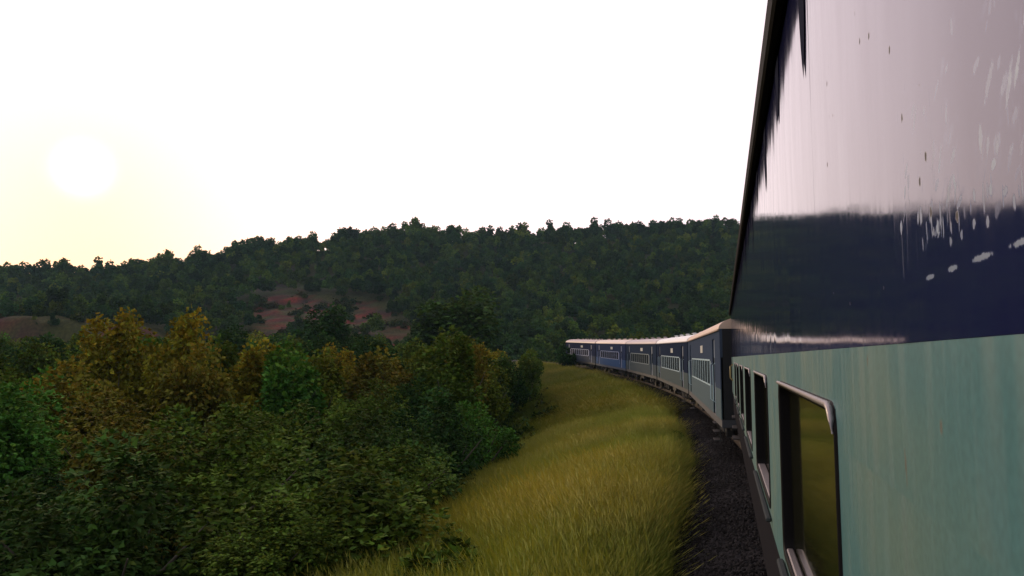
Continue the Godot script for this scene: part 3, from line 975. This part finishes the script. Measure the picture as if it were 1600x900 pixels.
func build_trees() -> void:
	var near_k := []; var mid_k := []; var far_k := []; var shrub_k := []
	for i in 6:
		near_k.append(tree_kind("near_tree", crown(100 + i, Vector3(1.75, 2.5, 1.75), 22, 20000, 0.112, true, 0.3), trunk(200 + i, 3.6, 0.11, 6, 1.5), 3.2))
	for i in 6:
		mid_k.append(tree_kind("mid_tree", crown(300 + i, Vector3(1.85, 2.9, 1.85), 24, 10500, 0.165, false, 0.6), trunk(400 + i, 4.2, 0.12, 5, 1.4), 3.9))
	for i in 5:
		far_k.append(tree_kind("far_tree", crown(500 + i, Vector3(3.3, 3.6, 3.3), 13, 1900, 0.55, false, 0.0), trunk(600 + i, 5.0, 0.16, 4, 1.8), 5.6))
	for i in 3:
		shrub_k.append(tree_kind("shrub", crown(700 + i, Vector3(0.8, 0.7, 0.8), 9, 1500, 0.17, true, 0.0), trunk(800 + i, 0.8, 0.025, 5, 0.5), 0.75))
	var r := RandomNumberGenerator.new()
	r.seed = 21
	var taken := []
	var free := func(x: float, z: float, d: float) -> bool:
		for q in taken:
			if Vector2(q.x - x, q.y - z).length() < d * q.z: return false
		return true
	# trees one can point to: [a, b, height, width, tone, kind, label]
	var famous := [
		[36.0, -15.9, 8.3, 0.82, "gold", 0, "tall golden brown tree on the left, right half of the golden pair above the wood"],
		[37.0, -19.4, 8.6, 0.85, "gold", 1, "tall golden brown tree on the left, left half of the golden pair above the wood"],
		[27.0, -15.6, 6.2, 1.0, "brown", 2, "broad golden brown tree low in front of the golden pair"],
		[44.0, -7.2, 7.2, 1.1, "brown", 3, "brown tipped tree standing just left of the far grass bank"],
		[48.0, -4.8, 7.6, 1.0, "olive", 4, "tall olive tree at the edge of the grass bank below the hill"],
		[58.0, -3.2, 7.8, 1.0, "dark", 5, "dark slim tree at the top corner of the grass bank near the last carriage"],
		[52.0, -12.0, 7.4, 0.8, "gold", 1, "slender golden topped tree in the middle of the valley wood"],
		[98.0, -25.0, 12.5, 1.35, "deep", 0, "dark round tree standing in front of the red earth patch"],
		[105.0, -8.0, 15.5, 1.6, "dark", 2, "tall dark green tree rising above the wood left of the train's end"],
		[84.0, -31.0, 9.8, 1.2, "deep", 5, "deep green round tree below the left end of the red earth patch"]]
	for f in famous:
		var p := world(f[0], f[1], ground(f[0], f[1]))
		var sy: float = f[2] / 6.5
		plant(mid_k[f[5]], "tree", p, Vector3(sy * f[3], sy, sy * f[3]), r.randf() * TAU, f[4], f[6], "tree")
		taken.append(Vector3(p.x, p.z, 1.0))
	var first := [
		[10.4, -2.75, 3.3, 0.95, "olive", 4, "low olive bush like tree at the bottom edge, touching the near grass"],
		[9.6, -4.2, 3.2, 1.0, "bright", 5, "bluish green bushy tree at the very bottom of the view"],
		[13.2, -3.2, 5.6, 1.25, "olive", 0, "large broad leaved olive tree in the foreground, nearest left of the grass bank"],
		[12.0, -6.6, 5.5, 1.1, "dark", 1, "dark broad leaved tree at the bottom left of the view"],
		[16.5, -6.2, 6.2, 1.15, "olive", 2, "tall broad leaved tree in the middle of the foreground wood"],
		[11.0, -4.6, 3.4, 0.9, "bright", 3, "small bright green leafy tree low in the foreground wood"],
		[19.0, -12.6, 6.0, 1.0, "bright", 4, "bright green tree cut by the left edge of the view"],
		[19.5, -9.8, 6.3, 1.0, "brown", 5, "brown tinged tree right of the bright green one at the left edge"],
		[20.5, -3.4, 5.9, 1.15, "dark", 0, "dark spreading tree beside the middle of the grass bank"],
		[24.5, -2.6, 5.8, 1.0, "deep", 1, "deep green tree overhanging the grass bank"],
		[29.0, -1.2, 5.7, 0.9, "bright", 2, "fresh green tree right at the edge of the grass bank"],
		[22.5, -6.8, 6.4, 1.05, "olive", 3, "olive tree behind the foreground wood with loose crown"]]
	for f in first:
		var p := world(f[0], f[1], ground(f[0], f[1]))
		var sy: float = f[2] / 5.5
		plant(near_k[f[5]], "broad_leaved_tree", p, Vector3(sy * f[3], sy, sy * f[3]), r.randf() * TAU, f[4], f[6], "tree")
		taken.append(Vector3(p.x, p.z, 1.0))
	for f in [[10.6, 8.5, 2.3, "olive", 1, "waist high olive bush at the bottom edge between the wood and the straw grass"], [13.4, 8.3, 2.5, "dark", 4, "dark leafy bush leaning over the near left edge of the grass bank"], [16.5, 8.9, 2.8, "olive", 2, "loose olive bush on the grass bank's edge beyond the dark leaning one"]]:
		var p := at_track(f[0], f[1], -0.72 - (f[1] - 4.2) * 0.33)
		var sy: float = f[2] / 5.5
		plant(near_k[f[4]], "broad_leaved_bush", p, Vector3(sy * 1.5, sy, sy * 1.5), r.randf() * TAU, f[3], f[5], "bush")
		taken.append(Vector3(p.x, p.z, 0.5))
	# the rest of the wood on the valley floor
	var count := {}
	var says := {"dark": "dark green", "deep": "deep green", "olive": "olive green", "brown": "brown flowered", "bright": "fresh green", "yellow_green": "yellow green", "gold": "golden brown", "blue": "bluish green"}
	var a := 8.5
	while a < 150.0:
		var gap := 3.1 + a * 0.030
		var b := -0.80 * a - 4.0
		while b < 0.36 * a:
			var aa := a + r.randf_range(-0.45, 0.45) * gap
			var bb := b + r.randf_range(-0.45, 0.45) * gap
			b += gap
			var w := world(aa, bb)
			var q := near_track(w)
			var edge := lerpf(7.4, 9.6, smoothstep(11.0, 22.0, q.x)) + 1.6 * smoothstep(30.0, 50.0, q.x) + 1.1 * noise.get_noise_2d(q.x * 6.0, 3.0)
			if q.y > -9.0 and q.y < edge: continue
			if q.y <= -9.0 and aa < 45: continue
			if not free.call(w.x, w.z, gap * 0.62): continue
			taken.append(Vector3(w.x, w.z, 0.9))
			w.y = ground(aa, bb)
			if q.y > 0 and q.y < 15: w.y = max(w.y, track_y(q.x) - 0.72 - (q.y - 4.2) * 0.33)
			var t := r.randf()
			var tone := "dark"
			if t < 0.22: tone = "olive"
			elif t < 0.36: tone = "brown"
			elif t < 0.48: tone = "deep"
			elif t < 0.63: tone = "bright"
			elif t < 0.78: tone = "yellow_green"
			elif t < 0.86: tone = "gold"
			if aa > 75 and tone in ["gold", "brown"]: tone = "deep"
			var edge_tree: bool = q.y > 0 and q.y < edge + 2.5
			var top: float = lerpf(-1.5, 1.0, smoothstep(12.0, 45.0, aa)) + 2.4 * smoothstep(45.0, 130.0, aa) + r.randf_range(-1.9, 0.8)
			if edge_tree: top -= 1.0
			var hgt: float = clamp(top + 2.2 - w.y, 1.9, 11.0)
			var bear := rad_to_deg(atan2(bb, aa))
			var side := "at the left edge of the view"
			if bear > -31: side = "left of the golden pair"
			if bear > -27: side = "around the foot of the golden pair"
			if bear > -22: side = "below the red earth patch"
			if bear > -16: side = "right of the red earth patch"
			if bear > -9: side = "below the middle of the hill crest"
			if bear > -2: side = "left of the farthest carriage"
			var row := "in front row" if aa < 16 else ("in second row" if aa < 26 else ("in mid wood" if aa < 50 else ("in back row" if aa < 90 else "at hill foot")))
			if q.y < 0: row = "behind the train"; side = "on the outer side of the curve" if aa < 95 else "near the hill"
			if edge_tree: row = "along grass bank"; side = "close to the viewer" if aa < 22 else ("halfway along it" if aa < 45 else "towards its far end")
			var wide := r.randf_range(0.85, 1.2)
			var build := "broad " if wide > 1.09 else ("slim " if wide < 0.95 else "")
			var lab: String = ("low " if hgt < 4.2 else ("tall " if hgt > 7.2 else "")) + build + says[tone] + " tree " + row + ", " + side
			if aa < 30:
				var sy := hgt / 5.5
				plant(near_k[r.randi() % 6], "broad_leaved_tree", w, Vector3(sy * wide, sy, sy * wide), r.randf() * TAU, tone, lab, "tree", "trees of the valley wood")
			else:
				var sy := hgt / 6.6
				plant(mid_k[r.randi() % 6], "tree", w, Vector3(sy * wide, sy, sy * wide), r.randf() * TAU, tone, lab, "tree", "trees of the valley wood")
		a += gap * 0.9
	# the forest on the hill: the trees that show largest one by one, the rest as one mass
	var spots := []
	a = 150.0
	while a < 470.0:
		var gap := 6.0
		var b := -0.78 * a
		while b < 0.85 * a:
			var aa := a + r.randf_range(-0.5, 0.5) * gap
			var bb := b + r.randf_range(-0.5, 0.5) * gap
			b += gap
			var ar: float = max(250.0, 420.0 + (bb * 0.3 if bb < 0 else bb * 0.15))
			if aa > ar + 25: continue
			var red := bare(aa, bb)
			if red > 0.25 and r.randf() < (0.86 if aa > 200 else 0.3): continue
			if clearing(aa, bb) > 0.5 and r.randf() < 0.2: continue
			if bb > -130 and bb < -55 and aa > 165 and aa < 186 and r.randf() < 0.45: continue
			var q := near_track(world(aa, bb)) if aa < 190 else Vector2(0, 99)
			if abs(q.y) < 6: continue
			var crest: bool = abs(aa - ar) < 14
			var size := r.randf_range(0.65, 1.15) if not crest else r.randf_range(0.5, 1.7)
			if bb < -55 and bb > -210 and aa > 150 and aa < 196: size *= r.randf_range(0.22, 0.5)
			elif aa < 222 and bb < -0.13 * aa and bb > -0.42 * aa: size *= r.randf_range(0.4, 0.65)
			spots.append([aa, bb, size * (0.45 if red > 0.25 else 1.0), crest])
		a += gap * 0.85
	spots.sort_custom(func(p, q): return p[2] / p[0] * (1.35 if p[3] else 1.0) > q[2] / q[0] * (1.35 if q[3] else 1.0))
	var xf := [[], [], []]
	var cc := [[], [], []]
	for i in spots.size():
		var q = spots[i]
		var p := world(q[0], q[1], ground(q[0], q[1]) - (1.5 * q[2] if q[3] else 0.8))
		var wide := r.randf_range(0.85, 1.15)
		var tones := ["deep", "dark", "olive", "dark", "olive", "deep", "blue", "yellow_green"]
		var tone: String = tones[r.randi() % (6 if r.randf() < 0.5 else 8)]
		if i < 90 and q[1] < 0.33 * q[0]:
			var be := rad_to_deg(atan2(q[1], q[0]))
			var where := "far left" if be < -28 else ("left of the red earth" if be < -20 else ("around the red earth" if be < -10 else ("above the valley's end" if be < 2 else "above the train")))
			var lab: String = ("big " if q[2] > 1.0 else "small ") + says[tone] + (" tree on the skyline of the hill, " if q[3] else " tree low on the forested hill, ") + where
			plant(far_k[r.randi() % 5], "hill_tree", p, Vector3(q[2] * wide, q[2], q[2] * wide), r.randf() * TAU, tone, lab, "tree", "trees of the forest on the hill")
		else:
			var k := i % 3
			xf[k].append(Transform3D(Basis(Vector3.UP, r.randf() * TAU).scaled(Vector3(q[2] * wide, q[2], q[2] * wide)), p + Vector3(0, 5.4 * q[2], 0)))
			var c: Color = (leafs[tone] as StandardMaterial3D).albedo_color.srgb_to_linear()
			var lum := r.randf_range(0.45, 1.35)
			cc[k].append(Color(c.r, c.g, c.b) * lum)
	var hm := leaf_mat(1, 1, 1)
	print("hill spots ", spots.size())
	for k in 3:
		stuff("hill_forest", (far_k[k].get_node("crown") as MeshInstance3D).mesh, hm, xf[k], cc[k], ["dense green forest massed over the long hill", "forest crowns filling the hillside between the larger trees", "far forest crowns towards the top of the hill"][k], "forest")
	# undergrowth between the trunks
	xf = []; cc = []
	for i in 5200:
		var aa := 11.5 + 150.0 * pow(r.randf(), 1.4)
		var bb := r.randf_range(-0.82, 0.30) * aa
		var w := world(aa, bb)
		var q := near_track(w)
		if q.y > -8.0 and q.y < 9.2: continue
		w.y = ground(aa, bb)
		if q.y > 0 and q.y < 15: w.y = max(w.y, track_y(q.x) - 0.72 - (q.y - 4.2) * 0.33)
		var k := r.randf_range(0.6, 1.5)
		xf.append(Transform3D(Basis(Vector3.UP, r.randf() * TAU).scaled(Vector3(k, k * 1.1, k)), w + Vector3(0, 0.35 * k, 0)))
		cc.append([Color(0.05, 0.09, 0.03), Color(0.09, 0.10, 0.03), Color(0.035, 0.07, 0.03)][i % 3])
	stuff("undergrowth", crown(900, Vector3(0.8, 0.7, 0.8), 8, 600, 0.17, false, 0.0), hm, xf, cc, "low dark undergrowth on the valley floor under the trees", "undergrowth")
	# low scrub that breaks up the bare red earth
	xf = []; cc = []
	for i in 6000:
		var aa := r.randf_range(168.0, 330.0)
		var bb := r.randf_range(-0.75, -0.05) * aa
		if bare(aa, bb) < 0.2 or noise.get_noise_2d(aa * 3.0 + 200.0, bb * 3.0) < 0.14: continue
		var k := r.randf_range(0.5, 1.9)
		xf.append(Transform3D(Basis(Vector3.UP, r.randf() * TAU).scaled(Vector3(k * 1.2, k, k * 1.2)), world(aa, bb, ground(aa, bb) + 0.35 * k)))
		cc.append([Color(0.06, 0.085, 0.03), Color(0.10, 0.11, 0.035), Color(0.045, 0.07, 0.03), Color(0.10, 0.075, 0.04)][i % 4])
	stuff("hill_scrub", crown(910, Vector3(0.9, 0.7, 0.9), 8, 160, 0.34, false, 0.0), hm, xf, cc, "low scrub dotted over the bare red earth on the hill", "scrub")
	# shrubs one can point to
	for f in [[104.0, 3.3, 2.6, "deep", "dark green bush growing against the foot of the farthest carriage"], [10.0, 3.4, 0.9, "olive", "small olive shrub standing in the tall grass at the bottom of the view"], [28.0, 3.0, 0.7, "bright", "small green shrub at the edge of the ballast beside the tall grass"]]:
		var q := f[0] as float
		var p := at_track(q, f[1] + (2.2 if q < 12 else 0.0), -0.75)
		if q < 12: p.y -= 0.3
		plant(shrub_k[int(q) % 3], "shrub", p, Vector3.ONE * f[2], 0.7, f[3], f[4], "shrub")

func build_grass() -> void:
	var r := RandomNumberGenerator.new()
	r.seed = 31
	var tufts := []
	for q in 3:
		var m := MB.new()
		for i in 38:
			var a := r.randf() * TAU
			var base := Vector3(r.randfn() * 0.11, 0, r.randfn() * 0.11)
			var ln := r.randf_range(0.45, 1.0)
			var lean := r.randf_range(0.1, 0.85)
			var d := Vector3(cos(a), 0, sin(a))
			var sd := Vector3(-sin(a), 0, cos(a)) * r.randf_range(0.0025, 0.0055)
			var p1 := base + d * ln * lean * 0.3 + Vector3(0, ln * 0.55, 0)
			var p2 := base + d * ln * lean + Vector3(0, ln * r.randf_range(0.8, 1.0), 0)
			var straw := r.randf()
			var c := Color(0.66, 0.80, 0.45).lerp(Color(1.0, 0.90, 0.56), straw) * r.randf_range(0.6, 1.0)
			c.a = 1
			var nn := (Vector3(0, 0.6, 0) + d).normalized()
			var i0 := m.v.size()
			m.vert(base - sd, nn, c); m.vert(base + sd, nn, c); m.vert(p1 + sd, nn, c); m.vert(p1 - sd, nn, c); m.vert(p2, nn, c)
			m.tri_i(i0, i0 + 2, i0 + 1); m.tri_i(i0, i0 + 3, i0 + 2); m.tri_i(i0 + 3, i0 + 4, i0 + 2)
			if straw > 0.55:      # a feathery seed head
				var hc := Color(1.0, 0.78, 0.48) * r.randf_range(0.75, 1.0)
				hc.a = 1
				var e := (p2 - p1).normalized()
				var t := p2 + e * 0.12
				var s2 := sd.normalized() * 0.007
				var j := m.v.size()
				m.vert(p2 - e * 0.05, nn, hc); m.vert(p2 + s2 + e * 0.02, nn, hc); m.vert(t, nn, hc); m.vert(p2 - s2 + e * 0.02, nn, hc)
				m.tri_i(j, j + 2, j + 1); m.tri_i(j, j + 3, j + 2)
		tufts.append(m.mesh())
	var gm := leaf_mat(1, 1, 1, 0.6)
	gm.roughness = 0.75
	var xf := [[], [], []]; var cc := [[], [], []]
	for i in 96000:
		var near: bool = i < 66000
		var s := 3.0 + 35.0 * pow(r.randf(), 0.9) if near else 38.0 + 90.0 * r.randf()
		var l := 2.3 + (9.0 if near else 10.8) * r.randf()
		var ragged := lerpf(2.78, 2.5, smoothstep(10.0, 24.0, s)) + 0.3 * noise.get_noise_2d(s * 25.0, 1.0)
		if l < ragged: continue
		var y := -0.66
		if l > 4.2: y = -0.72 - (l - 4.2) * 0.262
		if l > 7.0: y = -1.45 - (l - 7.0) * 0.333
		if l > 10.0: y = -2.45 - (l - 10.0) * 0.35
		var pt := at_track(s, l, y - 0.03)
		var patch := noise.get_noise_2d(pt.x * 6.0, pt.z * 6.0) * 0.5 + 0.5
		patch = clamp(patch * 1.5 - 0.25 + r.randfn() * 0.08, 0, 1)
		var green: float = smoothstep(8.0, 10.0, l) * 0.75
		var c := Color(0.30, 0.46, 0.15).lerp(Color(0.56, 0.58, 0.26), patch)  .lerp(Color(0.15, 0.31, 0.075), max(green, 0.4 * smoothstep(0.25, 0.0, patch)))
		c = c * r.randf_range(1.02, 1.3)
		var k := r.randf_range(0.65, 1.15) * (0.75 + 0.4 * patch) * (1.0 if near else 1.1)
		if l < 2.9: k *= 0.65
		var q := i % 3
		var wd := k * (1.0 if near else 2.0)
		xf[q].append(Transform3D(Basis(Vector3.UP, r.randf() * TAU).scaled(Vector3(wd, k, wd)), pt))
		cc[q].append(Color(c.r, c.g, c.b))
	var lab := ["tall yellow green grass in seed covering the bank beside the track", "straw coloured grass stems among the green on the bank", "fresh grass tufts between the straw on the bank"]
	for q in 3: stuff("grass", tufts[q], gm, xf[q], cc[q], lab[q], "grass")
